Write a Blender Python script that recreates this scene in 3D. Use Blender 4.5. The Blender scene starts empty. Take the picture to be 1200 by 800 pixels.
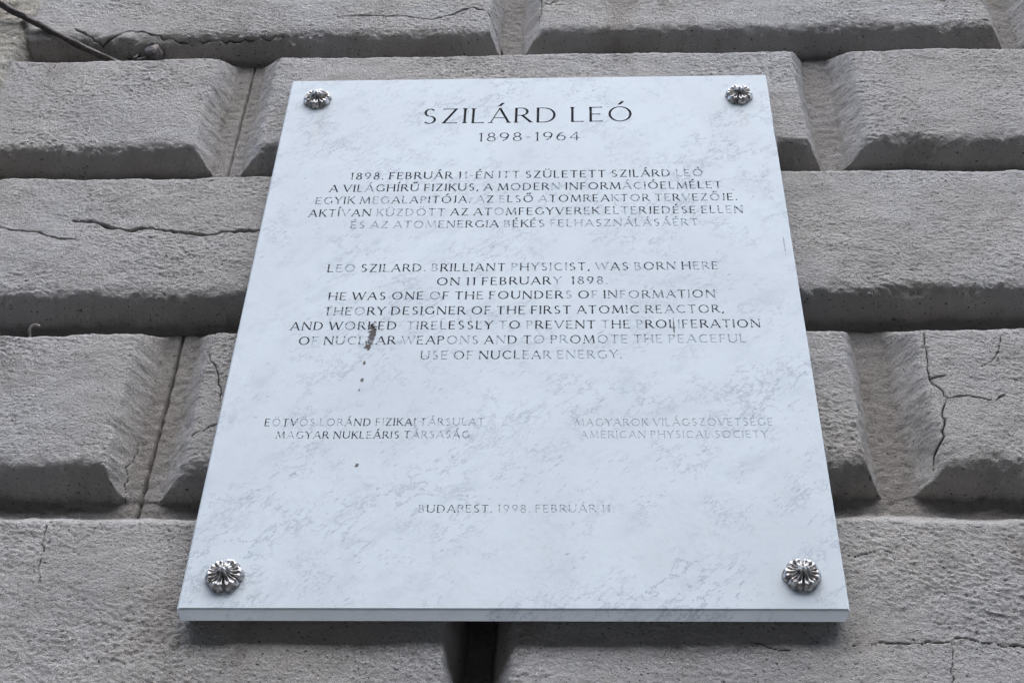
import bpy, math, random
import numpy as np
from mathutils import Vector, Matrix
from mathutils.geometry import delaunay_2d_cdt

S = bpy.context.scene
C = S.collection
GZ = 2.673            # height of the plaque's lower edge above the pavement

# ------------------------------------------------------------------ camera
cam = bpy.data.cameras.new('camera')
cam_ob = bpy.data.objects.new('camera', cam); C.objects.link(cam_ob)
cam.sensor_width = 36.0; cam.lens = 54.0
cam.clip_start = 0.05; cam.clip_end = 2000
right = Vector((0.99907653, 0.03404349, 0.02621309))
up = Vector((0.00580589, -0.71145926, 0.70270333))
back = Vector((0.04257203, -0.70190221, -0.71099994))
m = Matrix.Identity(4)
for i in range(3):
    m[i][0], m[i][1], m[i][2] = right[i], up[i], back[i]
m[0][3], m[1][3], m[2][3] = 0.0815814, -1.530068, -1.072872 + GZ
cam_ob.matrix_world = m
S.camera = cam_ob

# ------------------------------------------------------------------ sky, sun, exposure
SUN_EL, SUN_AZ = 56.0, -10.0     # bright veiled sky high above the street; azimuth from straight in front towards the left
w = bpy.data.worlds.new('World'); S.world = w; w.use_nodes = True
nt = w.node_tree; nt.nodes.clear()
out = nt.nodes.new('ShaderNodeOutputWorld'); bg = nt.nodes.new('ShaderNodeBackground')
sky = nt.nodes.new('ShaderNodeTexSky'); sky.sky_type = 'NISHITA'; sky.sun_disc = False
sky.sun_elevation = math.radians(SUN_EL)
sky.sun_rotation = math.radians(180 + SUN_AZ)
sky.air_density = 1.0; sky.dust_density = 1.0; sky.ozone_density = 1.0
bg.inputs[1].default_value = 0.15
nt.links.new(sky.outputs[0], bg.inputs[0]); nt.links.new(bg.outputs[0], out.inputs[0])

sl = bpy.data.lights.new('sun', 'SUN'); sl.energy = 1.5; sl.angle = math.radians(78)
sl.color = (1.0, 0.985, 0.96)
so = bpy.data.objects.new('sun', sl); C.objects.link(so)
a, e = math.radians(SUN_AZ), math.radians(SUN_EL)
d = Vector((-math.sin(a) * math.cos(e), -math.cos(a) * math.cos(e), math.sin(e)))
so.rotation_euler = d.to_track_quat('Z', 'Y').to_euler()
so.location = d * 12

S.view_settings.view_transform = 'Standard'; S.view_settings.look = 'None'
S.view_settings.gamma = 1.0; S.view_settings.exposure = 2.08
S.view_settings.use_curve_mapping = False
S.render.engine = 'CYCLES'

# ------------------------------------------------------------------ helpers
def mesh_ob(name, v, f, mat, parent=None, smooth=False, attrs=None):
    """v: world coordinates; the object sits at its parent's base"""
    base = np.array(parent.location) if parent else np.zeros(3)
    p = parent.parent if parent else None
    while p:
        base = base + np.array(p.location); p = p.parent
    v = np.asarray(v, dtype=np.float64) - base
    me = bpy.data.meshes.new(name)
    if isinstance(f, np.ndarray):
        k = f.shape[1]
        me.vertices.add(len(v)); me.vertices.foreach_set('co', v.astype(np.float32).ravel())
        me.loops.add(f.size); me.loops.foreach_set('vertex_index', f.astype(np.int32).ravel())
        me.polygons.add(len(f))
        me.polygons.foreach_set('loop_start', np.arange(0, f.size, k, dtype=np.int32))
        me.update(calc_edges=True)
    else:
        me.from_pydata([tuple(q) for q in v], [], [tuple(q) for q in f])
    if attrs:
        for an, av in attrs.items():
            at = me.attributes.new(an, 'FLOAT', 'POINT')
            at.data.foreach_set('value', np.asarray(av, dtype=np.float32))
    me.polygons.foreach_set('use_smooth', [smooth] * len(me.polygons))
    me.materials.append(mat)
    me.validate(); me.update()
    o = bpy.data.objects.new(name, me); C.objects.link(o)
    if parent: o.parent = parent
    return o

def thing(name, label, cat, loc):
    o = bpy.data.objects.new(name, None); C.objects.link(o)
    o.location = loc; o['label'] = label; o['category'] = cat
    o.empty_display_size = 0.1
    return o

def perlin(x, y, seed=0):
    rng = np.random.RandomState(seed)
    perm = rng.permutation(256); perm = np.concatenate([perm, perm])
    ang = rng.rand(256) * 2 * np.pi
    gx, gy = np.cos(ang), np.sin(ang)
    xi = np.floor(x).astype(int); yi = np.floor(y).astype(int)
    xf, yf = x - xi, y - yi
    u = xf * xf * xf * (xf * (xf * 6 - 15) + 10); v = yf * yf * yf * (yf * (yf * 6 - 15) + 10)
    def g(ix, iy, dx, dy):
        h = perm[perm[ix & 255] + (iy & 255)]
        return gx[h] * dx + gy[h] * dy
    n00 = g(xi, yi, xf, yf); n10 = g(xi + 1, yi, xf - 1, yf)
    n01 = g(xi, yi + 1, xf, yf - 1); n11 = g(xi + 1, yi + 1, xf - 1, yf - 1)
    return 1.4 * ((n00 * (1 - u) + n10 * u) * (1 - v) + (n01 * (1 - u) + n11 * u) * v)

# ------------------------------------------------------------------ materials
class NT:
    def __init__(s, name):
        s.m = bpy.data.materials.new(name); s.m.use_nodes = True
        s.t = s.m.node_tree; s.t.nodes.clear()
        s.o = s.t.nodes.new('ShaderNodeOutputMaterial')
        s.b = s.t.nodes.new('ShaderNodeBsdfPrincipled')
        s.t.links.new(s.b.outputs[0], s.o.inputs[0])
    def n(s, typ, ins=None, **kw):
        q = s.t.nodes.new(typ)
        for k, v in kw.items(): setattr(q, k, v)
        for k, v in (ins or {}).items(): s.set(q.inputs[k], v)
        return q
    def set(s, sock, v):
        if hasattr(v, 'is_output') and v.is_output: s.t.links.new(v, sock)
        else: sock.default_value = v
    def noise(s, vec, scale, detail=4, rough=0.55, dist=0.0):
        q = s.n('ShaderNodeTexNoise', {'Vector': vec, 'Scale': scale, 'Detail': detail, 'Roughness': rough, 'Distortion': dist})
        return q.outputs[0]
    def ramp(s, v, a, b, c=0.0, d=1.0, smooth=True):
        q = s.n('ShaderNodeMapRange', {0: v, 1: a, 2: b, 3: c, 4: d}, interpolation_type='SMOOTHSTEP' if smooth else 'LINEAR')
        return q.outputs[0]
    def math(s, op, a, b=0.0, c=0.0):
        q = s.n('ShaderNodeMath', {0: a, 1: b, 2: c}, operation=op); return q.outputs[0]
    def mix(s, f, a, b):
        q = s.n('ShaderNodeMix', data_type='RGBA')
        s.set(q.inputs[0], f); s.set(q.inputs[6], a); s.set(q.inputs[7], b)
        return q.outputs[2]
    def coords(s, scale=(1, 1, 1), rot=(0, 0, 0), loc=(0, 0, 0)):
        tc = s.n('ShaderNodeTexCoord')
        v = tc.outputs['Object']
        if any(rot): v = s.n('ShaderNodeMapping', {'Vector': v, 'Rotation': rot}).outputs[0]     # turn first, then stretch
        mp = s.n('ShaderNodeMapping', {'Vector': v, 'Scale': scale, 'Location': loc})
        return mp.outputs[0]
    def bump(s, h, dist, strength=1.0, prev=None):
        ins = {'Height': h, 'Distance': dist, 'Strength': strength}
        if prev is not None: ins['Normal'] = prev
        return s.n('ShaderNodeBump', ins).outputs[0]

def plaster(name, base, tint, attr=True):
    k = NT(name); p = k.coords()
    big = k.noise(p, 3.2, 4, 0.6); mid = k.noise(p, 14, 5, 0.6); sm = k.noise(p, 70, 4, 0.6)
    col = k.mix(k.ramp(big, 0.38, 0.66), base, tint)
    hi = tuple(c * 1.22 for c in base[:3]) + (1,)
    lo = tuple(c * 0.72 for c in base[:3]) + (1,)
    col = k.mix(k.ramp(mid, 0.52, 0.72, 0, 0.55), col, hi)
    col = k.mix(k.ramp(mid, 0.30, 0.46, 0.5, 0), col, lo)
    col = k.mix(k.ramp(sm, 0.58, 0.74, 0, 0.35), col, lo)
    stn = k.noise(k.coords((1, 1, 0.35)), 9, 5, 0.65)
    col = k.mix(k.ramp(stn, 0.54, 0.74, 0, 0.65), col, (0.30, 0.262, 0.222, 1))
    # small dark soot specks and pin holes
    pits = k.noise(k.coords((1, 1, 1.7), (0, -0.28, 0)), 190, 3, 0.55)
    col = k.mix(k.ramp(pits, 0.625, 0.69, 0, 0.85), col, (0.06, 0.052, 0.045, 1))
    if attr:
        at = k.n('ShaderNodeAttribute', attribute_name='crack').outputs['Fac']
        col = k.mix(k.ramp(at, 0.15, 0.9, 0, 0.9), col, (0.035, 0.03, 0.026, 1))
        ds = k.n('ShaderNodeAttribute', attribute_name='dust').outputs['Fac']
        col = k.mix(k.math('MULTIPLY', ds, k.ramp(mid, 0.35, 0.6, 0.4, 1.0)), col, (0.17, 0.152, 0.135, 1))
    k.set(k.b.inputs['Base Color'], col)
    k.b.inputs['Roughness'].default_value = 0.95
    k.b.inputs['Specular IOR Level'].default_value = 0.15
    g1 = k.noise(k.coords((1, 1, 1.35), (0, -0.28, 0)), 270, 6, 0.72)
    g2 = k.noise(p, 620, 2, 0.5)
    nb = k.bump(g1, 0.0086, 1.0); nb = k.bump(g2, 0.0026, 0.9, nb)
    k.set(k.b.inputs['Normal'], nb)
    return k.m

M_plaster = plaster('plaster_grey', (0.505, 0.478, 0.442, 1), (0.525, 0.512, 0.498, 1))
M_corner = plaster('plaster_yellowish', (0.48, 0.44, 0.37, 1), (0.54, 0.51, 0.45, 1))

def marble_nodes(k):
    p = k.coords(); q = k.coords((1, 1, 1), (0, math.radians(-32), 0))
    cloud = k.noise(p, 4.5, 5, 0.6, 0.6)
    col = k.mix(k.ramp(cloud, 0.35, 0.68), (0.538, 0.586, 0.608, 1), (0.495, 0.538, 0.560, 1))
    # thin diagonal grey veins: ridges of a stretched noise
    qs = k.coords((1, 1, 1.9), (0, math.radians(40), 0))
    grey = (0.24, 0.275, 0.32, 1)
    soft = k.noise(qs, 16, 6, 0.68)
    col = k.mix(k.ramp(soft, 0.50, 0.72, 0, 0.30), col, (0.34, 0.385, 0.43, 1))
    v1 = k.noise(qs, 9.0, 8, 0.70)
    r1 = k.ramp(k.math('ABSOLUTE', k.math('SUBTRACT', v1, 0.5)), 0.0, 0.014, 1, 0)
    gate = k.ramp(k.noise(p, 7.5, 3, 0.5), 0.47, 0.64)
    col = k.mix(k.math('MULTIPLY', k.math('MULTIPLY', r1, gate), 0.72), col, grey)
    v2 = k.noise(qs, 34, 6, 0.70)
    r2 = k.ramp(k.math('ABSOLUTE', k.math('SUBTRACT', v2, 0.5)), 0.0, 0.022, 1, 0)
    gate2 = k.ramp(k.noise(p, 23, 3, 0.5), 0.50, 0.66)
    col = k.mix(k.math('MULTIPLY', k.math('MULTIPLY', r2, gate2), 0.62), col, grey)
    # short dark flecks
    fl = k.noise(k.coords((1, 1, 3.0), (0, math.radians(42), 0)), 95, 2, 0.5)
    gate3 = k.ramp(k.noise(p, 12, 2, 0.5), 0.42, 0.68)
    col = k.mix(k.math('MULTIPLY', k.ramp(fl, 0.62, 0.72), k.math('MULTIPLY', gate3, 0.75)), col, (0.27, 0.30, 0.34, 1))
    return col, p

def make_marble(name, painted=False):
    k = NT(name)
    col, p = marble_nodes(k)
    if painted:
        at = k.n('ShaderNodeAttribute', attribute_name='paint').outputs['Fac']
        wn = k.noise(k.coords((1, 1, 1.6)), 215, 3, 0.55)
        mask = k.ramp(k.math('ADD', k.math('MULTIPLY', k.math('SUBTRACT', wn, 0.5), 2.4), k.math('SUBTRACT', at, 0.53)), 0.0, 0.12)
        col = k.mix(0.25, col, (0.60, 0.66, 0.72, 1))
        col = k.mix(mask, col, (0.022, 0.024, 0.030, 1))
        k.b.inputs['Roughness'].default_value = 0.6
    else:
        sx = k.n('ShaderNodeSeparateXYZ', {0: p})
        def spot(cx, cz, rx, rz, amt, color, col, sc=160.0):
            nz = k.noise(p, sc, 3, 0.65)
            dx = k.math('DIVIDE', k.math('SUBTRACT', sx.outputs[0], cx), rx)
            dz = k.math('DIVIDE', k.math('SUBTRACT', sx.outputs[2], cz), rz)
            r = k.math('SQRT', k.math('ADD', k.math('MULTIPLY', dx, dx), k.math('MULTIPLY', dz, dz)))
            r = k.math('ADD', r, k.math('MULTIPLY', k.math('SUBTRACT', nz, 0.5), 2.2))
            return k.mix(k.ramp(r, 0.65, 1.0, amt, 0), col, color)
        brown = (0.045, 0.032, 0.026, 1); pale = (0.52, 0.47, 0.39, 1)
        col = spot(-0.340, 0.955, 0.012, 0.050, 0.14, pale, col, 40)
        col = spot(0.352, 0.965, 0.012, 0.05, 0.12, pale, col, 40)
        col = spot(-0.2075, 0.470, 0.0060, 0.024, 0.95, brown, col)
        col = spot(-0.2115, 0.447, 0.0055, 0.012, 0.95, brown, col)
        col = spot(-0.2132, 0.412, 0.0022, 0.0055, 0.9, brown, col, 300)
        col = spot(-0.2136, 0.379, 0.0026, 0.0045, 0.9, brown, col, 300)
        col = spot(-0.2152, 0.3603, 0.0015, 0.003, 0.8, brown, col, 300)
        col = spot(-0.2055, 0.226, 0.0024, 0.004, 0.9, brown, col, 300)
        col = spot(0.4000, 0.93, 0.0012, 0.040, 0.75, (0.1, 0.12, 0.12, 1), col, 90)
        col = spot(0.3880, 0.655, 0.0009, 0.030, 0.65, (0.1, 0.12, 0.12, 1), col, 90)
        col = spot(0.2168, 0.482, 0.0012, 0.020, 0.9, brown, col, 90)
        k.b.inputs['Roughness'].default_value = 0.75
    k.set(k.b.inputs['Base Color'], col)
    k.b.inputs['Specular IOR Level'].default_value = 0.22
    nb = k.bump(k.noise(p, 90, 3, 0.6), 0.0008, 0.35)
    k.set(k.b.inputs['Normal'], nb)
    return k.m
M_marble = make_marble('white_marble')
M_paint = make_marble('worn_letter_paint', True)

def metal(name, c0, c1, rough, metallic=1.0, sc=180, bd=0.0006):
    k = NT(name); p = k.coords()
    n1 = k.noise(p, sc, 4, 0.6)
    k.set(k.b.inputs['Base Color'], k.mix(k.ramp(n1, 0.35, 0.65), c0, c1))
    k.b.inputs['Metallic'].default_value = metallic
    k.set(k.b.inputs['Roughness'], k.ramp(n1, 0.3, 0.7, rough * 0.8, rough * 1.25))
    k.set(k.b.inputs['Normal'], k.bump(n1, bd, 0.7))
    return k.m
M_silver = metal('tarnished_silver_metal', (0.60, 0.58, 0.55, 1), (0.16, 0.15, 0.145, 1), 0.46)
M_rod = metal('weathered_dark_sheath', (0.022, 0.018, 0.016, 1), (0.075, 0.06, 0.052, 1), 0.7, 0.0, 130, 0.003)
M_lump = metal('dirty_dark_iron', (0.03, 0.025, 0.023, 1), (0.12, 0.10, 0.09, 1), 0.55, 0.3, 160, 0.003)
M_wire = metal('pale_wire', (0.30, 0.275, 0.24, 1), (0.15, 0.13, 0.11, 1), 0.6, 0.0)

def ground_mat():
    k = NT('asphalt'); p = k.coords()
    n1 = k.noise(p, 0.8, 5, 0.6); n2 = k.noise(p, 90, 3, 0.6)
    col = k.mix(n1, (0.085, 0.083, 0.08, 1), (0.13, 0.126, 0.12, 1))
    col = k.mix(k.ramp(n2, 0.5, 0.75, 0, 0.5), col, (0.2, 0.19, 0.18, 1))
    k.set(k.b.inputs['Base Color'], col); k.b.inputs['Roughness'].default_value = 0.9
    k.set(k.b.inputs['Normal'], k.bump(n2, 0.004, 0.6))
    return k.m

# ------------------------------------------------------------------ ground
g = mesh_ob('pavement', [(-400, -400, 0), (400, -400, 0), (400, 400, 0), (-400, 400, 0)], [(0, 1, 2, 3)], ground_mat())
g['kind'] = 'structure'; g['label'] = 'grey asphalt pavement in front of the wall'

# unseen house fronts added across the street to shut off the low sky
def added_far_houses():
    V, F = [], []
    def box(x0, x1, y0, y1, z0, z1):
        b = len(V)
        V.extend([(x0, y0, z0), (x1, y0, z0), (x1, y1, z0), (x0, y1, z0), (x0, y0, z1), (x1, y0, z1), (x1, y1, z1), (x0, y1, z1)])
        F.extend(tuple(b + i for i in q) for q in ((0, 3, 2, 1), (4, 5, 6, 7), (0, 1, 5, 4), (1, 2, 6, 5), (2, 3, 7, 6), (3, 0, 4, 7)))
    Y = -FAR_Y
    box(-45, 45, Y - 12, Y - 0.4, 0, FAR_H)                     # the body behind the openings
    box(-45.2, 45.2, Y - 12, Y + 0.35, FAR_H, FAR_H + 0.5)      # cornice
    for k in range(30):                                        # piers between the windows
        x = -45 + 3 * k; box(x, x + 1.7, Y - 0.395, Y, 0, FAR_H - 0.003)
    for z in (0.0, 3.6, 7.2, 10.6):                      # spandrels
        box(-45.1, 45.1, Y - 0.39, Y + 0.06, z, z + 1.2)
    k = NT('added_front_dark'); p = k.coords()
    k.set(k.b.inputs['Base Color'], k.mix(k.noise(p, 0.7, 4), (0.055, 0.05, 0.045, 1), (0.09, 0.08, 0.07, 1))); k.b.inputs['Roughness'].default_value = 0.95  # kept dark so the added fronts bounce little light onto the wall
    o = mesh_ob('added_far_front', V, F, k.m); o['kind'] = 'structure'; o['label'] = 'unseen house fronts added across the street to shut off the low sky'
FAR_Y, FAR_H = 11.0, 12.5
added_far_houses()

# ------------------------------------------------------------------ the rusticated wall
D = 0.05                                   # depth of the joints
CR = {  # hairline cracks in the plaster, in metres on the wall: (points, half width, depth)
    'A1': ([(-0.352, 1.3217), (-0.2978, 1.3259), (-0.2353, 1.3242), (-0.1767, 1.3087), (-0.127, 1.3354), (-0.1043, 1.3489), (-0.0803, 1.3341), (-0.0589, 1.2972), (-0.0497, 1.2504)], .0013, .005),
    'A2': ([(0.0184, 1.3828), (0.0188, 1.3512), (0.0359, 1.3536), (0.0545, 1.3702)], .0012, .004),
    'A2b': ([(0.0188, 1.3512), (0.0164, 1.2952)], .0009, .003),
    'A3': ([(-0.8282, 1.2924), (-0.7735, 1.2579), (-0.7643, 1.2659), (-0.7303, 1.2898), (-0.7061, 1.2864), (-0.6637, 1.2688), (-0.6007, 1.2644), (-0.5079, 1.2648), (-0.4438, 1.2714)], .0014, .005),
    'C1': ([(-0.833, 0.7505), (-0.8041, 0.7336), (-0.7624, 0.729), (-0.7175, 0.7101), (-0.6871, 0.7057)], .0012, .005),
    'C2': ([(-0.7079, 0.7549), (-0.6802, 0.7525), (-0.6428, 0.7355), (-0.6146, 0.729), (-0.596, 0.7369), (-0.5478, 0.7301), (-0.4922, 0.7172), (-0.4665, 0.7229), (-0.3978, 0.726)], .0021, .008),
    'B1': ([(0.5895, 0.8835), (0.6382, 0.8937), (0.6725, 0.8975), (0.7277, 0.9053)], .001, .003),
    'D1': ([(0.5696, 0.4893), (0.5667, 0.4638), (0.5633, 0.4221), (0.5633, 0.4008), (0.5724, 0.3863), (0.5823, 0.3639), (0.6039, 0.3701), (0.6258, 0.3652), (0.6453, 0.3604), (0.6589, 0.3714)], .0010, .004),
    'D2': ([(0.58, 0.3639), (0.5705, 0.342), (0.5649, 0.296), (0.5546, 0.281), (0.5463, 0.2515)], .0011, .004),
    'D3': ([(0.5636, 0.4025), (0.5878, 0.4088)], .0009, .003),
    'D4': ([(0.6756, 0.485), (0.6661, 0.4546), (0.6529, 0.4346), (0.6371, 0.4248)], .0008, .0025),
    'D5': ([(-0.4468, 0.472), (-0.4325, 0.4376), (-0.4197, 0.4041), (-0.4106, 0.3632)], .001, .003),
    'D6': ([(-0.4393, 0.3034), (-0.4231, 0.3111), (-0.4095, 0.3204)], .001, .003),
    'D7': ([(-0.5278, 0.3257), (-0.5288, 0.2853), (-0.529, 0.2476), (-0.5243, 0.2254)], .0008, .003),
    'E1': ([(-0.5997, 0.147), (-0.5956, 0.0992), (-0.5894, 0.0569)], .0008, .002),
    'E2': ([(0.4026, -0.0317), (0.4527, -0.028), (0.4822, -0.0291), (0.5177, -0.0243), (0.5334, -0.0194), (0.5519, -0.0265), (0.6044, -0.0347)], .0008, .003),
    'E3': ([(0.5175, -0.0254), (0.5153, -0.049), (0.5073, -0.0836)], .0008, .002),
    'E4': ([(0.4124, 0.0993), (0.4303, 0.1006), (0.4521, 0.1072), (0.4674, 0.1046)], .0008, .002),
    'E5': ([(0.2836, -0.0273), (0.303, -0.0344), (0.3324, -0.0379)], .0008, .002),
    'groove_D': ([(-0.503, 0.545), (-0.5025, 0.40), (-0.5035, 0.20)], .0026, .010),
    'groove_B': ([(-0.4965, 1.235), (-0.497, 1.06), (-0.4965, 0.895)], .0016, .008),
    'ledge_BC': ([(-0.92, 0.906), (-0.5, 0.9055), (0.0, 0.905), (0.5, 0.905), (1.0, 0.906)], .0018, .006),
    'ledge_CD': ([(-0.92, 0.547), (-0.5, 0.5465), (0.0, 0.546), (0.5, 0.546), (1.0, 0.5465)], .0018, .006),
}
rngc = random.Random(4)
def refine(pts, amp=0.0027):
    o = [pts[0]]
    for (x0, y0), (x1, y1) in zip(pts, pts[1:]):
        L = math.hypot(x1 - x0, y1 - y0); n = max(1, int(L / 0.008))
        for i in range(1, n + 1):
            t = i / n; j = amp if i < n else 0
            o.append((x0 + (x1 - x0) * t + rngc.uniform(-j, j), y0 + (y1 - y0) * t + rngc.uniform(-j, j)))
    return o

# course: name, floor bottom, face bottom, face top, floor top, cell bottom, cell top, joints [(cell x, left face, left floor, right floor, right face)]
J_ODD = [(-0.030, -0.072, -0.055, -0.012, 0.014)]
J_EVEN = [(-0.500, -0.552, -0.527, -0.476, -0.445), (0.499, 0.455, 0.475, 0.524, 0.553)]
ROWS = [
    ('P', -0.472, -0.46, -0.210, -0.175, -0.49, -0.163, [(-0.50, -0.55, -0.527, -0.476, -0.445), (0.50, 0.455, 0.475, 0.524, 0.553)]),
    ('E', -0.143, -0.125, 0.1525, 0.197, -0.163, 0.212, [(-0.038, -0.077, -0.062, -0.022, 0.000)] + [(0.95, 0.90, 0.925, 0.975, 1.0)]),
    ('D', 0.2265, 0.2455, 0.4965, 0.541, 0.212, 0.551, J_EVEN),
    ('C', 0.562, 0.581, 0.8565, 0.900, 0.551, 0.909, J_ODD + [(0.95, 0.90, 0.925, 0.975, 1.0)]),
    ('B', 0.918, 0.9365, 1.191, 1.233, 0.909, 1.240, J_EVEN),
    ('A', 1.245, 1.264, 1.535, 1.570, 1.240, 1.582, J_ODD + [(0.853, 0.812, 0.838, 0.868, 0.893)]),
    ('T', 1.594, 1.620, 1.89, 1.92, 1.582, 1.93, J_EVEN),
]
XL, XR = -0.95, 2.40
def smin(a, b, k):
    h = np.clip(0.5 + 0.5 * (b - a) / k, 0, 1)
    return b * (1 - h) + a * h - k * h * (1 - h)

def axis(lo, hi, flo, fhi, fine, coarse, must):
    pts = [lo]
    while pts[-1] < hi - 1e-9:
        s = fine if flo <= pts[-1] < fhi else coarse
        pts.append(min(hi, pts[-1] + s))
    pts = np.array(pts)
    for mv in must:                                # snap nearest grid line to each joint
        pts[np.argmin(np.abs(pts - mv))] = mv
    return pts
must_x = sorted({j[0] for r in ROWS for j in r[7]})
XS = axis(XL, XR, -1.0, 0.93, 0.0014, 0.010, must_x)

wall = thing('rusticated_wall', 'grey rusticated plaster wall of large bevelled blocks carrying the marble plaque', 'wall', (0, 0, 0))

def build_block(row, x0, x1, jl, jr):
    nm, fb, bb, bt, ft, cb, ct, _ = row
    lo = np.searchsorted(XS, x0 - 1e-7); hi = np.searchsorted(XS, x1 + 1e-7)
    xs = XS[lo:hi]
    vis = nm in 'EDCBA'
    ys = axis(cb, ct, -0.14, 1.43, 0.0017, 0.012, [])
    if nm == 'T': ys = axis(cb, ct, -1, -1, 0.01, 0.012, [])
    X, Y = np.meshgrid(xs, ys)
    n = perlin
    wx = X + 0.0045 * n(X / .11, Y / .11, 1) + 0.0020 * n(X / .022, Y / .022, 2) + 0.0009 * n(X / .007, Y / .007, 12)
    wy = Y + 0.0050 * n(X / .13, Y / .13, 3) + 0.0026 * n(X / .026, Y / .026, 4) + 0.0012 * n(X / .008, Y / .008, 14)
    # broken lower arrises
    chip = np.clip(n(X / .075 + 7.3, Y / .2, 5) - 0.30, 0, 1) * 0.013 + 0.0035 * np.clip(n(X / .016, Y / .016, 22), -.5, 1)
    rag = n(X / .06, Y / .5, 21)
    sb = np.clip((wy - fb - chip * 0.7) / (bb - fb + 0.026 + 0.007 * rag + chip), 0, 1)
    t_b = (1 - (1 - sb) ** 2.2) ** 0.64            # worn round arris running into a nearly level soffit
    t_b = np.where(wy < fb, (wy - fb) * 8, t_b)
    t_t = (ft - wy) / (ft - bt)
    t = smin(t_b, t_t, 0.10)
    SD = 0.0                                     # upright joints are shallower than the bed joints
    if jl:
        q = (wx - jl[3] + .004) / (jl[4] - jl[3] + .010)
        q = -smin(-q, np.full_like(q, 0.0), 0.12)
        t = smin(t, SD + (1 - SD) * q, 0.20)
    if jr:
        q = (jr[2] - wx + .004) / (jr[2] - jr[1] + .004)
        q = -smin(-q, np.full_like(q, 0.0), 0.10)
        t = smin(t, SD + (1 - SD) * q, 0.10)
    t = smin(t, np.full_like(t, 1.0), 0.16)
    t = -smin(-t, np.full_like(t, 0.0), 0.10)
    t = np.clip(t, 0, 1)
    face = np.clip((t - .25) / .6, 0, 1)
    h = t * D
    h += 0.0034 * n(X / .16, Y / .12, 6) * face
    # trowelled render: lumps, streaks dragged diagonally, grains and pits; worn smoother in places
    u = X * 0.96 - Y * 0.28; v = X * 0.28 + Y * 0.96
    rough = np.clip(0.85 + 0.75 * n(X / .17 + 3.1, Y / .15, 23), 0.35, 1.5) * (0.45 + 0.55 * face)
    h += 0.0011 * n(X / .034, Y / .028, 7) * (0.4 + 0.6 * face)
    h += 0.00085 * n(u / .013, v / .0075, 8) * rough
    h += 0.00100 * n(u / .0062, v / .0046, 9) * rough
    h -= 0.0048 * np.clip(n(u / .0085, v / .0060, 10) - 0.50, 0, 1) * (0.4 + 0.6 * rough)
    h += 0.0030 * np.clip(n(u / .015, v / .010, 11) - 0.48, 0, 1) * rough
    # thin scraped lines
    h -= 0.0012 * np.clip(1 - np.abs(n(u / .05, v / .012, 24)) / 0.05, 0, 1) * np.clip(n(X / .07, Y / .05, 25) - .25, 0, 1) * 2 * face
    # crumbs on the joint floor
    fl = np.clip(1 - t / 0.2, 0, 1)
    h += fl * (0.0018 * n(X / .016, Y / .012, 13) + 0.0012 * np.clip(n(X / .007, Y / .006, 15) - .2, 0, 1))
    crack = np.zeros_like(h)
    for key, (pts, hw, dep) in CR.items():
        px = [p[0] for p in pts]; py = [p[1] for p in pts]
        mg = 0.012
        i0, i1 = np.searchsorted(xs, min(px) - mg), np.searchsorted(xs, max(px) + mg)
        j0, j1 = np.searchsorted(ys, min(py) - mg), np.searchsorted(ys, max(py) + mg)
        if i0 >= i1 or j0 >= j1: continue
        trim = key.startswith(('groove', 'ledge'))
        rp = refine(pts, 0.0007 if trim else 0.0027)
        sx, sy = X[j0:j1, i0:i1], Y[j0:j1, i0:i1]
        dm = np.full(sx.shape, 1.0)
        for (ax, ay), (bx, by) in zip(rp, rp[1:]):
            a0, a1 = np.searchsorted(xs[i0:i1], min(ax, bx) - mg), np.searchsorted(xs[i0:i1], max(ax, bx) + mg)
            b0, b1 = np.searchsorted(ys[j0:j1], min(ay, by) - mg), np.searchsorted(ys[j0:j1], max(ay, by) + mg)
            if a0 >= a1 or b0 >= b1: continue
            qx, qy = sx[b0:b1, a0:a1], sy[b0:b1, a0:a1]
            dx, dy = bx - ax, by - ay; L2 = dx * dx + dy * dy + 1e-12
            tt = np.clip(((qx - ax) * dx + (qy - ay) * dy) / L2, 0, 1)
            dd = np.hypot(qx - ax - tt * dx, qy - ay - tt * dy)
            dm[b0:b1, a0:a1] = np.minimum(dm[b0:b1, a0:a1], dd)
        vary = 0.80 + (0.35 if trim else 0.9) * n(sx / .022, sy / .022, 20)
        gk = np.exp(-(dm / (hw * np.clip(vary, .3, 1.6))) ** 2)
        h[j0:j1, i0:i1] -= dep * gk
        crack[j0:j1, i0:i1] = np.maximum(crack[j0:j1, i0:i1], gk * (0.55 if key.startswith(('groove', 'ledge')) else 1.0))
    if nm == 'E': h -= 0.055 * np.clip(1 - t / 0.3, 0, 1) ** .7 * (np.abs(X + .038) < .1) * np.clip((Y - fb) / .02, 0, 1) * np.clip((ft - .025 - Y) / .03, 0, 1)
    # neighbouring cells share their border line: fix it to the plain joint floor
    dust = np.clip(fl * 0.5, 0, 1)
    V = np.stack([X.ravel(), (D - h).ravel() - D, 0 * X.ravel()], 1)
    V[:, 1] = D - h.ravel()
    under = np.clip(1.1 - t, 0, 1) * (wy < (bb + bt) / 2)
    V[:, 2] = (Y + under * (0.0016 * n(X / .012, h / .010, 26) + 0.0010 * n(X / .005, h / .005, 27)) * np.clip((Y - cb) / .006, 0, 1)).ravel() + GZ
    ny, nx = X.shape
    idx = np.arange(nx * ny).reshape(ny, nx)
    F = np.stack([idx[:-1, :-1].ravel(), idx[:-1, 1:].ravel(), idx[1:, 1:].ravel(), idx[1:, :-1].ravel()], 1)
    return mesh_ob('block', V, F, M_plaster, wall, True, {'crack': crack.ravel(), 'dust': dust.ravel()})

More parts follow.
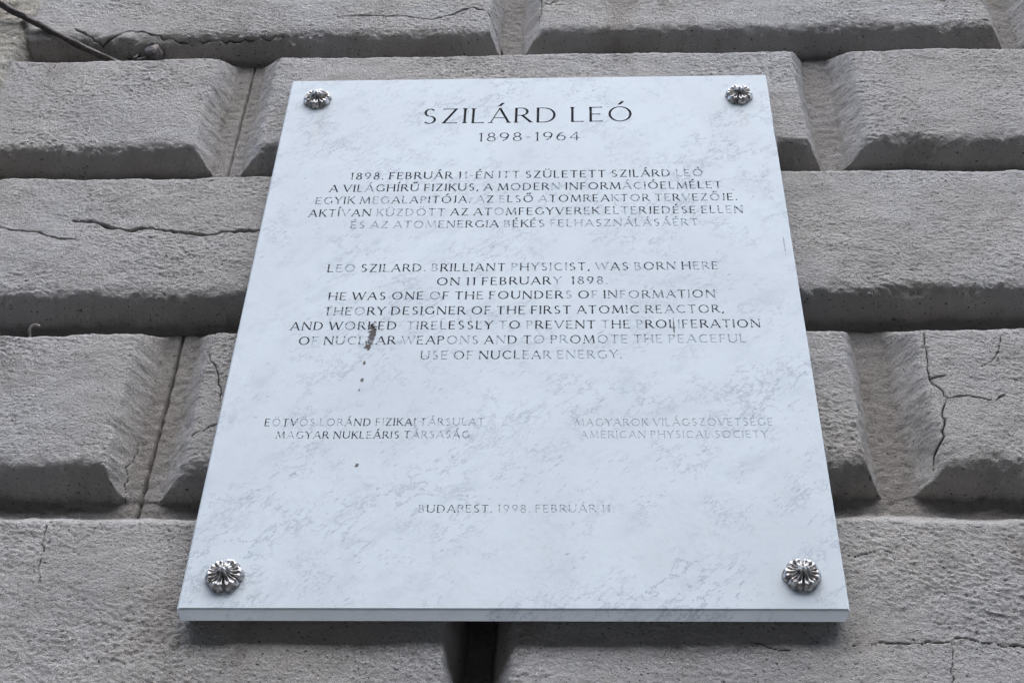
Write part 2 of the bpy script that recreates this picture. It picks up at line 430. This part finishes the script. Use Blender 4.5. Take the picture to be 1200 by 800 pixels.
block_labels = {('A', 0): 'plaster block with a crack running along its lower edge', ('C', 0): 'long plaster block with a wide jagged crack across its face',
                ('D', 2): 'plaster block with a branching crack down its left bevel', ('E', 1): 'plaster block with a thin wavy crack below the plaque corner'}
for row in ROWS:
    js = row[7]; xs = [XL] + [j[0] for j in js] + [XR]
    for i in range(len(xs) - 1):
        jl = js[i - 1] if i > 0 else None
        jr = js[i] if i < len(js) else None
        b = build_block(row, xs[i], xs[i + 1], jl, jr)
        if (row[0], i) in block_labels: b['label'] = block_labels[(row[0], i)]

# plain plastered plinth below the blocks, plain wall above
def rough_sheet(x0, x1, z0, z1, y, step, amp, seed):
    xs = np.linspace(x0, x1, max(2, int((x1 - x0) / step))); zs = np.linspace(z0, z1, max(2, int((z1 - z0) / step)))
    X, Z = np.meshgrid(xs, zs)
    Yv = y + amp * perlin(X / .12, Z / .12, seed) + amp * .5 * perlin(X / .03, Z / .03, seed + 1)
    idx = np.arange(X.size).reshape(X.shape)
    F = np.stack([idx[:-1, :-1].ravel(), idx[:-1, 1:].ravel(), idx[1:, 1:].ravel(), idx[1:, :-1].ravel()], 1)
    return np.stack([X.ravel(), Yv.ravel(), Z.ravel()], 1), F
def slab(name, x0, x1, z0, z1, y0, y1, mat):
    V = [(x0, y0, z0), (x1, y0, z0), (x1, y0, z1), (x0, y0, z1), (x0, y1, z0), (x1, y1, z0), (x1, y1, z1), (x0, y1, z1)]
    F = [(0, 1, 2, 3), (5, 4, 7, 6), (4, 0, 3, 7), (1, 5, 6, 2), (3, 2, 6, 7), (4, 5, 1, 0)]
    return mesh_ob(name, V, F, mat, wall)
slab('plinth', -2.4, 2.40, 0, GZ - 0.49, -0.01, 0.30, M_plaster)
slab('upper_wall', -40, 40, GZ + 1.93, 19.0, 0.0, 0.30, M_plaster)
slab('side_wall', -40, -2.4, 0, GZ + 1.93, 0.0, 0.30, M_plaster)
slab('side_wall', 2.40, 40, 0, GZ + 1.93, 0.0, 0.30, M_plaster)
slab('wall_core', -2.4, 2.40, GZ - 0.49, GZ + 1.93, 0.125, 0.30, M_plaster)

# the pier at the far left: a rounded, yellowish plaster edge running up past the joints
def pier():
    zs = axis(-0.49, 1.93, 0.9, 1.45, 0.0018, 0.02, [])
    prof = []                                      # (x, y) round the arris: side return then front
    for t in np.linspace(0, 1, 26): prof.append((-0.905 - 0.012 * t, 0.055 - 0.050 * t))
    for t in np.linspace(0, 1, 16)[1:]:
        a = t * math.pi / 2; prof.append((-0.917 - 0.016 * (1 - math.cos(a)), 0.005 - 0.013 * math.sin(a)))
    xx = -0.933
    while xx > -1.08: xx -= 0.002; prof.append((xx, -0.008))
    while xx > -2.4: xx -= 0.03; prof.append((xx, -0.008))
    P = np.array(prof); n = len(P)
    I, Z = np.meshgrid(np.arange(n), zs)
    X = P[I, 0]; Yv = P[I, 1]
    edge = np.clip((X + 1.2) / 0.2, 0, 1)
    s = np.arange(n) * 0.0021
    Sg = s[I]
    dis = 0.004 * perlin(Sg / .05, Z / .06, 31) + 0.0022 * perlin(Sg / .018, Z / .016, 32) + 0.0012 * perlin(Sg / .006, Z / .006, 33)
    X = X + 0.009 * perlin(Z * 0 + 3.3, Z / .10, 34) * edge + dis * 0.6 * edge
    Yv = Yv - dis * edge
    V = np.stack([X.ravel(), Yv.ravel(), Z.ravel() + GZ], 1)
    ny, nx = X.shape; idx = np.arange(nx * ny).reshape(ny, nx)
    F = np.stack([idx[:-1, 1:].ravel(), idx[:-1, :-1].ravel(), idx[1:, :-1].ravel(), idx[1:, 1:].ravel()], 1)
    z0 = np.zeros(len(V))
    o = mesh_ob('corner_pier', V, F, M_corner, wall, True, {'crack': z0, 'dust': z0})
    o['label'] = 'yellowish rough plaster edge at the far left'
pier()

# ------------------------------------------------------------------ marble plaque with carved letters
PX, PH, PT, GAP = 0.400, 1.087, 0.0225, 0.0015
YF = -GAP - PT                                     # front face
plaque = thing('memorial_plaque', 'white veined marble memorial plaque with engraved inscription fixed to the block wall', 'plaque', (0, 0, GZ))
CH = 0.0022                                        # chamfer

def lerp(a, b, t): return a + (b - a) * t
class Glyphs:
    """Roman capitals drawn as tapering chisel strokes; cap height 1"""
    def __init__(s, th, tn): s.K, s.N = th, tn
    def line(s, x0, y0, x1, y1, k='K', fl=1.5):
        hw = s.K if k == 'K' else s.N
        dx, dy = x1 - x0, y1 - y0; L = math.hypot(dx, dy)
        if abs(dy) > 0.55 * abs(dx): ox, oy = L / abs(dy), 0.0
        else: ox, oy = 0.0, L / abs(dx)
        e = min(0.3, 0.10 / L)
        ts = [0, e, 1 - e, 1]; ws = [hw * fl, hw, hw, hw * fl]
        Lp = [(x0 + dx * t + ox * q, y0 + dy * t + oy * q) for t, q in zip(ts, ws)]
        Rp = [(x0 + dx * t - ox * q, y0 + dy * t - oy * q) for t, q in zip(ts, ws)]
        c = min(0.45, hw * 1.0 / L)
        Cp = [(x0 + dx * t, y0 + dy * t) for t in (c, 1 - c)]
        return [Lp + Rp[::-1]], Cp
    def arc(s, cx, cy, rx, ry, a0, a1, flip=1):
        n = max(6, int(abs(a1 - a0) / 20))
        full = abs(abs(a1 - a0) - 360) < 1e-6
        O, I, Cc = [], [], []
        for i in range(n + 1):
            a = math.radians(lerp(a0, a1, i / n))
            tx, ty = -rx * math.sin(a), ry * math.cos(a); L = math.hypot(tx, ty)
            q = s.N + (s.K - s.N) * (abs(ty) / L) ** 1.3
            nx, ny = ty / L, -tx / L
            if nx * math.cos(a) + ny * math.sin(a) < 0: nx, ny = -nx, -ny
            x, y = cx + rx * math.cos(a), cy + ry * math.sin(a)
            x -= nx * q; y -= ny * q                # keep the outer edge on the ellipse
            if not full and i in (0, n): q *= 1.25
            O.append((x + nx * q, y + ny * q)); I.append((x - nx * q, y - ny * q)); Cc.append((x, y))
        if full: return [O[:-1], I[:-1]], Cc
        return [O + I[::-1]], Cc[1:-1] if n < 8 else Cc[1:-1]
    def get(s, ch):
        l0, A = s.line, s.arc
        def l(x0, y0, x1, y1, k='K', fl=1.3): return l0(x0, y0, x1, y1, k, fl)
        def ser(*xy):                              # small foot and head serifs
            w = .105 if s.K > .05 else .09
            return [l0(x - w, y + (.02 if y < .5 else -.02), x + w, y + (.02 if y < .5 else -.02), 'N', 1.0) for x, y in xy]
        st = 0.07
        base = {'Á': 'A', 'É': 'E', 'Í': 'I', 'Ó': 'O', 'Ö': 'O', 'Ő': 'O', 'Ú': 'U', 'Ü': 'U', 'Ű': 'U'}.get(ch, ch)
        def bowlP(): return [l(st, .98, .32, .98, 'N', 1), A(.32, .735, .28, .265, 90, -90), l(.32, .49, st, .49, 'N', 1)]
        G = {
            'A': lambda: ([l(.04, 0, .42, 1, 'N'), l(.42, 1, .82, 0), l(.17, .34, .67, .34, 'N', 1)], .84),
            'B': lambda: ([l(st, 0, st, 1), l(st, .98, .30, .98, 'N', 1), A(.30, .75, .24, .25, 90, -90), l(.30, .52, st, .52, 'N', 1), A(.33, .265, .29, .265, 90, -90), l(.33, .02, st, .02, 'N', 1)], .64),
            'C': lambda: ([A(.49, .5, .48, .51, 42, 318)], .84),
            'D': lambda: ([l(st, 0, st, 1), l(st, .98, .36, .98, 'N', 1), A(.36, .5, .47, .5, 90, -90), l(.36, .02, st, .02, 'N', 1)], .85),
            'E': lambda: ([l(st, 0, st, 1), l(st, .97, .56, .97, 'N', 1.7), l(st, .51, .48, .51, 'N', 1.6), l(st, .03, .58, .03, 'N', 1.7)], .60),
            'F': lambda: ([l(st, 0, st, 1), l(st, .97, .55, .97, 'N', 1.7), l(st, .50, .47, .50, 'N', 1.6)], .56),
            'G': lambda: ([A(.49, .5, .48, .51, 42, 312), l(.82, .44, .82, .08)], .90),
            'H': lambda: ([l(st, 0, st, 1), l(.75, 0, .75, 1), l(st, .51, .75, .51, 'N', 1)], .82),
            'I': lambda: ([l(st, 0, st, 1)], .14),
            'J': lambda: ([l(.19, .15, .19, 1), A(.02, .15, .23, .19, 0, -80)], .27),
            'K': lambda: ([l(st, 0, st, 1), l(.12, .46, .60, 1, 'N'), l(.24, .60, .70, 0)], .70),
            'L': lambda: ([l(st, 0, st, 1), l(st, .03, .54, .03, 'N', 1.7)], .56),
            'M': lambda: ([l(.06, 0, .16, 1, 'N'), l(.16, 1, .52, .04), l(.52, .04, .88, 1, 'N'), l(.88, 1, .98, 0)], 1.04),
            'N': lambda: ([l(.07, 0, .07, 1, 'N'), l(.07, 1, .79, 0), l(.79, 0, .79, 1, 'N')], .86),
            'O': lambda: ([A(.5, .5, .5, .515, 0, 360)], 1.0),
            'P': lambda: ([l(st, 0, st, 1)] + bowlP(), .60),
            'R': lambda: ([l(st, 0, st, 1)] + bowlP() + [l(.32, .50, .72, 0)], .71),
            'S': lambda: ([A(.30, .745, .25, .27, 35, 262), A(.30, .255, .285, .27, 92, -142)], .60),
            'T': lambda: ([l(.36, 0, .36, 1), l(0, .97, .72, .97, 'N', 1.8)], .72),
            'U': lambda: ([l(st, .33, st, 1, 'K', 1.2), A(.405, .34, .405, .35, 180, 360), l(.765, .33, .765, 1, 'N', 1.2)], .82),
            'V': lambda: ([l(.02, 1, .40, 0), l(.40, 0, .78, 1, 'N')], .80),
            'W': lambda: ([l(.02, 1, .32, 0), l(.32, 0, .60, .95, 'N'), l(.60, .95, .90, 0), l(.90, 0, 1.18, 1, 'N')], 1.2),
            'Y': lambda: ([l(.02, 1, .36, .48), l(.36, .48, .70, 1, 'N'), l(.36, 0, .36, .48)], .72),
            'Z': lambda: ([l(.04, .97, .66, .97, 'N', 1.6), l(.62, 1, .08, 0), l(.02, .03, .68, .03, 'N', 1.6)], .70),
            '1': lambda: ([l(.20, 0, .20, 1), l(.04, .86, .20, .98, 'N', 1)], .34),
            '4': lambda: ([l(.50, 1, .03, .30, 'N', 1), l(.0, .30, .66, .30, 'N'), l(.48, 0, .48, 1)], .68),
            '6': lambda: ([A(.32, .31, .32, .32, 0, 360), A(.66, .31, .66, .72, 112, 180)], .66),
            '8': lambda: ([A(.31, .75, .25, .255, 0, 360), A(.31, .265, .31, .28, 0, 360)], .62),
            '9': lambda: ([A(.32, .69, .32, .32, 0, 360), A(-.02, .69, .66, .72, -68, 0)], .66),
            '.': lambda: ([l(.07, .0, .07, .13, 'K', 1)], .14),
            ',': lambda: ([l(.09, .12, .02, -.12, 'K', .8)], .14),
            '-': lambda: ([l(.04, .42, .34, .42, 'N', 1)], .38),
        }
        stx, wd = G[base]()
        SER = {'A': [(.04, 0), (.82, 0)], 'F': [(st, 0)], 'H': [(st, 0), (st, 1), (.75, 0), (.75, 1)], 'I': [(st, 0), (st, 1)], 'K': [(st, 0), (st, 1), (.62, 1), (.70, 0)],
               'L': [(st, 1)], 'M': [(.06, 0), (.98, 0)], 'N': [(.07, 0), (.79, 1)], 'P': [(st, 0)], 'R': [(st, 0)], 'T': [(.36, 0)], 'U': [(st, 1), (.765, 1)],
               'V': [(.02, 1), (.78, 1)], 'W': [(.02, 1), (1.18, 1)], 'Y': [(.02, 1), (.70, 1), (.36, 0)], 'J': [(.19, 1)], '1': [(.20, 0)]}
        stx = stx + ser(*SER.get(base, []))
        c = wd / 2
        if ch in 'ÁÉÍÓÚ': stx = stx + [l(c - .03, 1.13, c + .14, 1.36, 'K', 1.0)]
        if ch in 'ÖÜ': stx = stx + [l(c - .15, 1.16, c - .15, 1.29, 'K', 1), l(c + .15, 1.16, c + .15, 1.29, 'K', 1)]
        if ch in 'ŐŰ': stx = stx + [l(c - .14, 1.13, c - .01, 1.36, 'K', 1), l(c + .10, 1.13, c + .23, 1.36, 'K', 1)]
        return stx, wd

def seg_dist(P, A, B):
    d = B - A; L2 = (d * d).sum() + 1e-18
    t = np.clip(((P - A) @ d) / L2, 0, 1)
    q = P - A - t[:, None] * d
    return np.hypot(q[:, 0], q[:, 1])
def inside(P, loops):
    c = np.zeros(len(P), bool)
    for lp in loops:
        L = np.asarray(lp); x, y = P[:, 0], P[:, 1]
        for i in range(len(L)):
            (x0, y0), (x1, y1) = L[i], L[i - 1]
            if y0 == y1: continue
            k = ((y0 > y) != (y1 > y)) & (x < (x1 - x0) * (y - y0) / (y1 - y0) + x0)
            c ^= k
    return c

rp = random.Random(11)
LINES = [  # text, paint per letter (9 full .. 0 gone), x0, x1, baseline, cap height, thick, thin, band
    [('SZILÁRD LEÓ', '99999999999', -.1705, .1725, .9604, .0405, .054, .025)],
    [('1898-1964', '878768776', -.0765, .0870, .9114, .0225, .050, .030)],
    [('1898. FEBRUÁR 11-ÉN ITT SZÜLETETT SZILÁRD LEÓ', '575778999999987427605450788888888077777768044', -.2745, .2785, .8165, .0172, .072, .040)],
    [('A VILÁGHÍRŰ FIZIKUS, A MODERN INFORMÁCIÓELMÉLET', '808875788880888888880708578807888878455876668554', -.3040, .3054, .7865, .0170, .072, .040)],
    [('EGYIK MEGALAPITÓJA. AZ ELSŐ ATOMREAKTOR TERVEZŐJE.', '54676064465646777770075075770787677365645370654586456655', -.3225, .3267, .7570, .0167, .072, .040)],
    [('AKTÍVAN KÜZDÖTT AZ ATOMFEGYVEREK ELTERJEDÉSE ELLEN', '88663774043344587707606877777656564045775666656505656544', -.3295, .3334, .7268, .0170, .072, .040)],
    [('ÉS AZ ATOMENERGIA BÉKÉS FELHASZNÁLÁSÁÉRT', '42032024305556756707765204313522331410002332', -.2620, .2636, .6984, .0163, .072, .040)],
    [('LEO SZILARD. BRILLIANT PHYSICIST, WAS BORN HERE', '742078767760508777677770645454667508630765674066665', -.2860, .2874, .6000, .0166, .072, .040)],
    [('ON 11 FEBRUARY  1898.', '880880888888800865640', -.1226, .1256, .5700, .0163, .072, .040)],
    [('HE WAS ONE OF THE FOUNDERS OF INFORMATION', '7608880888047077607888888088077634655646', -.2780, .2790, .5398, .0162, .072, .040)],
    [('THEORY DESIGNER OF THE FIRST ATOMIC REACTOR,', '65638808888888807608770888880777757066545667', -.2812, .2888, .5083, .0164, .072, .040)],
    [('AND WORKED  TIRELESSLY TO PREVENT THE PROLIFERATION', '88808468888005745888888086088567660666088635686567675588', -.3255, .3377, .4780, .0163, .072, .040)],
    [('OF NUCLEAR WEAPONS AND TO PROMOTE THE PEACEFUL', '830854547770677334770777065066332223000100011011', -.3100, .3153, .4484, .0162, .072, .040)],
    [('USE OF NUCLEAR ENERGY.', '5430540777645320000000', -.1360, .1422, .4184, .0162, .072, .040)],
    [('EÖTVÖS LORÁND FIZIKAI TÁRSULAT', '816632104258875077775440321111', -.3362, -.0430, .2952, .0129, .072, .040),
     ('MAGYAROK VILÁGSZÖVETSÉGE', '000000000000000000000000', .0777, .3377, .2932, .0130, .060, .036)],
    [('MAGYAR NUKLEÁRIS TÁRSASÁG', '5046570888657777064211354', -.3180, -.0612, .2726, .0126, .072, .040),
     ('AMERICAN PHYSICAL SOCIETY', '0000000000000000000000000', .0845, .3291, .2720, .0124, .060, .036)],
    [('BUDAPEST, 1998. FEBRUÁR 11.', '2666456603322104333222200004', -.1200, .1261, .1476, .0123, .064, .036)],
]
line_label = {0: 'large engraved name heading in black', 1: 'engraved years under the heading'}

front_V, front_F = [], []
def front_quad(x0, z0, x1, z1):
    b = len(front_V)
    front_V.extend([(x0, YF, z0 + GZ), (x1, YF, z0 + GZ), (x1, YF, z1 + GZ), (x0, YF, z1 + GZ)])
    front_F.append((b, b + 1, b + 2, b + 3))
XI, ZLO, ZHI = PX - CH, CH, PH - CH
cursor = ZHI
for li, items in enumerate(LINES):
    cap = max(i[5] for i in items)
    bz0 = min(i[4] for i in items) - 0.18 * cap; bz1 = max(i[4] for i in items) + 1.45 * cap
    bz1 = min(bz1, cursor)
    if cursor - bz1 > 1e-6: front_quad(-XI, bz1, XI, cursor)
    cursor = bz0
    strokes = []                                   # (loops, centre, item index, char paint)
    for ii, (txt, pnt, x0, x1, bl, ch_, th, tn) in enumerate(items):
        G = Glyphs(th, tn); x = 0; lay = []
        for ci, c in enumerate(txt):
            if c == ' ': x += 0.34 if li else 0.40; continue
            sts, wd = G.get(c)
            p = (int(pnt[ci]) if ci < len(pnt) else 5) / 9.0
            lay.append((x, sts, p)); last = x + wd
            x += wd + (0.24 if li else 0.22)
        sx = (x1 - x0) / last
        for xo, sts, p in lay:
            jit = rp.uniform(-.012, .012)
            for loops, cen in sts:
                f = lambda q: (((q[0] + xo) * sx + x0) * 1000, (bl + (q[1] + jit) * ch_) * 1000)
                strokes.append(([[f(q) for q in lp] for lp in loops], [f(q) for q in cen], ii, p))
    vv = [Vector((-XI * 1000, bz0 * 1000)), Vector((XI * 1000, bz0 * 1000)), Vector((XI * 1000, bz1 * 1000)), Vector((-XI * 1000, bz1 * 1000))]
    ee = [(0, 1), (1, 2), (2, 3), (3, 0)]
    for loops, cen, ii, p in strokes:
        for lp in loops:
            b = len(vv); vv.extend(Vector(q) for q in lp)
            ee.extend((b + i, b + (i + 1) % len(lp)) for i in range(len(lp)))
        b = len(vv); vv.extend(Vector(q) for q in cen)
        ee.extend((b + i, b + i + 1) for i in range(len(cen) - 1))
    ov, oe, of, *_ = delaunay_2d_cdt(vv, ee, [], 0, 1e-4)
    P = np.array([(q[0], q[1]) for q in ov]); T = np.array([tuple(t) for t in of])
    cent = P[T].mean(1)
    a2 = P[T]; area = (a2[:, 1, 0] - a2[:, 0, 0]) * (a2[:, 2, 1] - a2[:, 0, 1]) - (a2[:, 2, 0] - a2[:, 0, 0]) * (a2[:, 1, 1] - a2[:, 0, 1])
    T[area < 0] = T[area < 0][:, ::-1]
    depth = np.zeros(len(P)); tin = np.full(len(T), -1); paint = np.zeros(len(P))
    for loops, cen, ii, p in strokes:
        al = np.concatenate([np.asarray(lp) for lp in loops])
        lo, hi = al.min(0) - .01, al.max(0) + .01
        s1 = np.where(((P >= lo) & (P <= hi)).all(1))[0]
        paint[s1] = np.where(paint[s1] == 0, p, np.maximum(paint[s1], p)) if p > 0 else paint[s1]
        ins = s1[inside(P[s1], loops)]
        if len(ins):
            dm = np.full(len(ins), 1e9)
            for lp in loops:
                L = np.asarray(lp)
                for i in range(len(L)): dm = np.minimum(dm, seg_dist(P[ins], L[i - 1], L[i]))
            depth[ins] = np.maximum(depth[ins], dm * 1.5)
        s2 = np.where(((cent >= lo) & (cent <= hi)).all(1))[0]
        ok = s2[inside(cent[s2], loops)]
        tin[ok] = ii
    V3 = np.stack([P[:, 0] / 1000, np.full(len(P), YF) + depth / 1000, P[:, 1] / 1000 + GZ], 1)
    o_ = T[tin < 0]; used = np.unique(o_); mp = np.full(len(P), -1); mp[used] = np.arange(len(used)) + len(front_V)
    front_V.extend(map(tuple, V3[used] * [1, 0, 1] + [0, YF, 0])); front_F.extend(map(tuple, mp[o_]))
    for ii, it in enumerate(items):
        t_ = T[tin == ii]; used = np.unique(t_); mp = np.full(len(P), -1); mp[used] = np.arange(len(used))
        ob = mesh_ob('inscription_line', V3[used], mp[t_], M_paint, plaque, False, {'paint': paint[used]})
        if li in line_label: ob['label'] = line_label[li]
        if li >= 14 and ii == 1: ob['label'] = 'engraved line with its paint worn away'
front_quad(-XI, ZLO, XI, cursor)

# the slab: carved front, eased edges, sides, back
b = len(front_V)
def ring(x, z0, z1, y): return [(-x, y, z0 + GZ), (x, y, z0 + GZ), (x, y, z1 + GZ), (-x, y, z1 + GZ)]
r2 = ring(PX, 0, PH, YF + CH * .7)
lipx, lipz, lipy = PX - 0.006, -0.0120, YF + 0.0062      # canted lower edge
r3 = [(-lipx, lipy, lipz + GZ), (lipx, lipy, lipz + GZ), (PX, -GAP, PH + GZ), (-PX, -GAP, PH + GZ)]
r4 = [(-lipx, -GAP, 0.002 + GZ), (lipx, -GAP, 0.002 + GZ)]
front_V += ring(XI, ZLO, ZHI, YF) + r2 + r3 + r4
for lv in (0, 1):
    for i in range(4):
        j = (i + 1) % 4
        front_F.append((b + lv * 4 + j, b + lv * 4 + i, b + lv * 4 + 4 + i, b + lv * 4 + 4 + j))
front_F.append((b + 9, b + 8, b + 12, b + 13)); front_F.append((b + 11, b + 10, b + 13, b + 12))
front_F.append((b + 9, b + 13, b + 10)); front_F.append((b + 8, b + 11, b + 12))
mesh_ob('slab', front_V, front_F, M_marble, plaque)

# rosettes over the fixing screws
def rosette(x, z, spin, seed):
    root = bpy.data.objects.new('rosette', None); C.objects.link(root)
    root.parent = plaque; root.location = (x, YF, z); root.empty_display_size = 0.02
    R, N = 0.0238, 6
    nr, na = 36, 192
    V, F = [], []
    rn = random.Random(seed)
    pet = [rn.uniform(-.05, .05) for _ in range(N)]
    for i in range(nr + 1):
        r = i / nr
        for j in range(na):
            a = 2 * math.pi * j / na
            q = (a / (2 * math.pi) * N) % N; kk = int(q) % N; f = q - int(q) - 0.5    # -0.5..0.5 across one petal
            lobe = math.sqrt(max(0.0, 1 - (abs(f) * 2) ** 3.0))
            Ro = R * (0.80 + 0.20 * lobe + pet[kk] * lobe)
            crease = max(0.0, (abs(f) - 0.32) / 0.18)
            rib = math.cos(f * 2 * math.pi * 2.6)
            prof = 0.0045 + 0.0105 * (1 - r ** 1.25) + 0.0022 * math.exp(-((r - 0.80) / 0.12) ** 2) - 0.0016 * math.exp(-((r - 0.45) / 0.16) ** 2)
            if r > 0.90: prof *= max(0.0, 1 - ((r - 0.90) / 0.10) ** 2.2)
            hgt = prof - 0.0042 * crease ** 1.4 * min(1, r * 1.8) * (1 if r < .92 else .5)
            hgt += 0.0012 * rib * math.sin(min(1, r * 1.05) * math.pi) ** .8
            hgt = max(hgt, 0.0)
            V.append((x + Ro * r * math.cos(a + spin), YF - 0.0003 - hgt, z + GZ + Ro * r * math.sin(a + spin)))
    for i in range(nr):
        for j in range(na):
            j2 = (j + 1) % na
            F.append((i * na + j, i * na + j2, (i + 1) * na + j2, (i + 1) * na + j))
    mesh_ob('petals', V, [tuple(reversed(q)) for q in F][na:] + [], M_silver, root, True)
    V, F = [], []
    n1, n2 = 10, 28
    for i in range(n1 + 1):
        t = i / n1
        for j in range(n2):
            a = 2 * math.pi * j / n2
            rr = 0.0043 * math.sin(t * math.pi / 2 * 0.98 + .03) * (1 + .06 * math.cos(6 * a))
            hh = 0.0125 + 0.0060 * math.cos(t * math.pi / 2)
            V.append((x + rr * math.cos(a), YF - hh, z + GZ + rr * math.sin(a)))
    for i in range(n1):
        for j in range(n2):
            j2 = (j + 1) % n2
            F.append((i * n2 + j, (i + 1) * n2 + j, (i + 1) * n2 + j2, i * n2 + j2))
    F.append(tuple(range(n2))[::-1])
    mesh_ob('centre_boss', V, F, M_silver, root, True)
    return root
for i, (x, z, sp) in enumerate([(-0.3505, 1.029, .32), (0.3505, 1.026, -.22), (-0.3495, 0.0475, .12), (0.3495, 0.049, -.06)]):
    r = rosette(x, z, math.radians(90) + sp, i + 3)

# ------------------------------------------------------------------ small things in the joints
def tube(pts, rad, segs=14, lump=0.0, seed=0, sub=10):
    P = [Vector(p) for p in pts]; out = []
    for i in range(len(P) - 1):
        p0 = P[max(0, i - 1)]; p1, p2 = P[i], P[i + 1]; p3 = P[min(len(P) - 1, i + 2)]
        for k in range(sub):
            t = k / sub
            out.append(((2 * p1) + (p2 - p0) * t + (2 * p0 - 5 * p1 + 4 * p2 - p3) * t * t + (3 * p1 - p0 - 3 * p2 + p3) * t ** 3) * 0.5)
    out.append(P[-1]); n = len(out)
    V, F = [], []
    rn = np.random.RandomState(seed)
    nx = Vector((0, 0, 1))
    for i, p in enumerate(out):
        tg = (out[min(n - 1, i + 1)] - out[max(0, i - 1)]).normalized()
        sd = tg.cross(nx)
        if sd.length < 1e-4: sd = tg.cross(Vector((1, 0, 0)))
        sd.normalize(); u2 = sd.cross(tg).normalized(); nx = u2
        r0 = rad(i / (n - 1)) if callable(rad) else rad
        for j in range(segs):
            a = 2 * math.pi * j / segs
            rr = r0 * (1 + lump * float(perlin(np.array([j / segs * 5.0]), np.array([i * 0.23]), seed)[0]))
            V.append(tuple(p + (sd * math.cos(a) + u2 * math.sin(a)) * rr))
    for i in range(n - 1):
        for j in range(segs):
            j2 = (j + 1) % segs
            F.append((i * segs + j, i * segs + j2, (i + 1) * segs + j2, (i + 1) * segs + j))
    F.append(tuple(range(segs))[::-1]); F.append(tuple(range((n - 1) * segs, n * segs)))
    return V, F
def at(p): return (p[0], p[1], p[2] + GZ)

V, F = tube([at(p) for p in [(-1.30, -0.075, 1.545), (-1.0984, -0.05, 1.4134), (-0.9691, -0.03, 1.3311), (-0.9022, -0.012, 1.2981), (-0.836, 0.006, 1.2658), (-0.7426, 0.022, 1.2167), (-0.715, 0.030, 1.2085)]],
            lambda t: 0.0062 - 0.0016 * max(0, t - .75) / .25, 16, 0.30, 5, 14)
c = mesh_ob('cable', V, F, M_rod, None, True)
c['label'] = 'dark weathered cable slanting down across the upper left corner into the wall joint'; c['category'] = 'cable'

clamp = thing('cable_clamp', 'small dark dirty clamp knob sitting in the joint beside the cable end', 'clamp', (-0.69, 0.03, 1.235 + GZ))
def blob(name, cpos, r, seed, mat, parent, squash=(1, 1, 1)):
    V, F = [], []; n1, n2 = 22, 32
    for i in range(n1 + 1):
        th = math.pi * i / n1
        for j in range(n2):
            a = 2 * math.pi * j / n2
            dx, dy, dz = math.sin(th) * math.cos(a), math.sin(th) * math.sin(a), math.cos(th)
            s = 1 + 0.16 * float(perlin(np.array([dx * 1.7 + 4.1 + dz]), np.array([dy * 1.7 + dz * 1.3]), seed)[0]) + 0.08 * math.cos(5 * a)
            V.append((cpos[0] + r * dx * s * squash[0], cpos[1] + r * dy * s * squash[1], cpos[2] + GZ + r * dz * s * squash[2]))
    for i in range(n1):
        for j in range(n2):
            j2 = (j + 1) % n2
            F.append((i * n2 + j, (i + 1) * n2 + j, (i + 1) * n2 + j2, i * n2 + j2))
    return mesh_ob(name, V, F, mat, parent, True)
blob('knob', (-0.679, 0.026, 1.2455), 0.0165, 3, M_lump, clamp, (1.05, 1, 1.15))
pts = []
for i in range(15):
    a = math.radians(-70 + 290 * i / 14)
    pts.append(at((-0.7165 + 0.0095 * math.cos(a), 0.028 + 0.004 * math.sin(a * .5), 1.2520 + 0.020 * math.sin(a))))
V, F = tube(pts, 0.0036, 10, 0.5, 9, 4)
mesh_ob('loop', V, F, M_lump, clamp, True)
V, F = tube([at((-0.712, 0.032, 1.232)), at((-0.695, 0.030, 1.236)), at((-0.684, 0.028, 1.240))], 0.0055, 10, 0.5, 8, 5)
mesh_ob('pin', V, F, M_lump, clamp, True)

V, F = tube([at(p) for p in [(-0.7125, 0.040, 0.490), (-0.7165, 0.026, 0.504), (-0.7190, 0.014, 0.516), (-0.7180, 0.010, 0.5225), (-0.7130, 0.009, 0.5265), (-0.7050, 0.010, 0.5250)]], 0.0018, 10, 0.15, 2, 8)
h = mesh_ob('wire_hook', V, F, M_wire, None, True)
h['label'] = 'small pale bent wire hook sticking up from the joint left of the plaque'; h['category'] = 'hook'
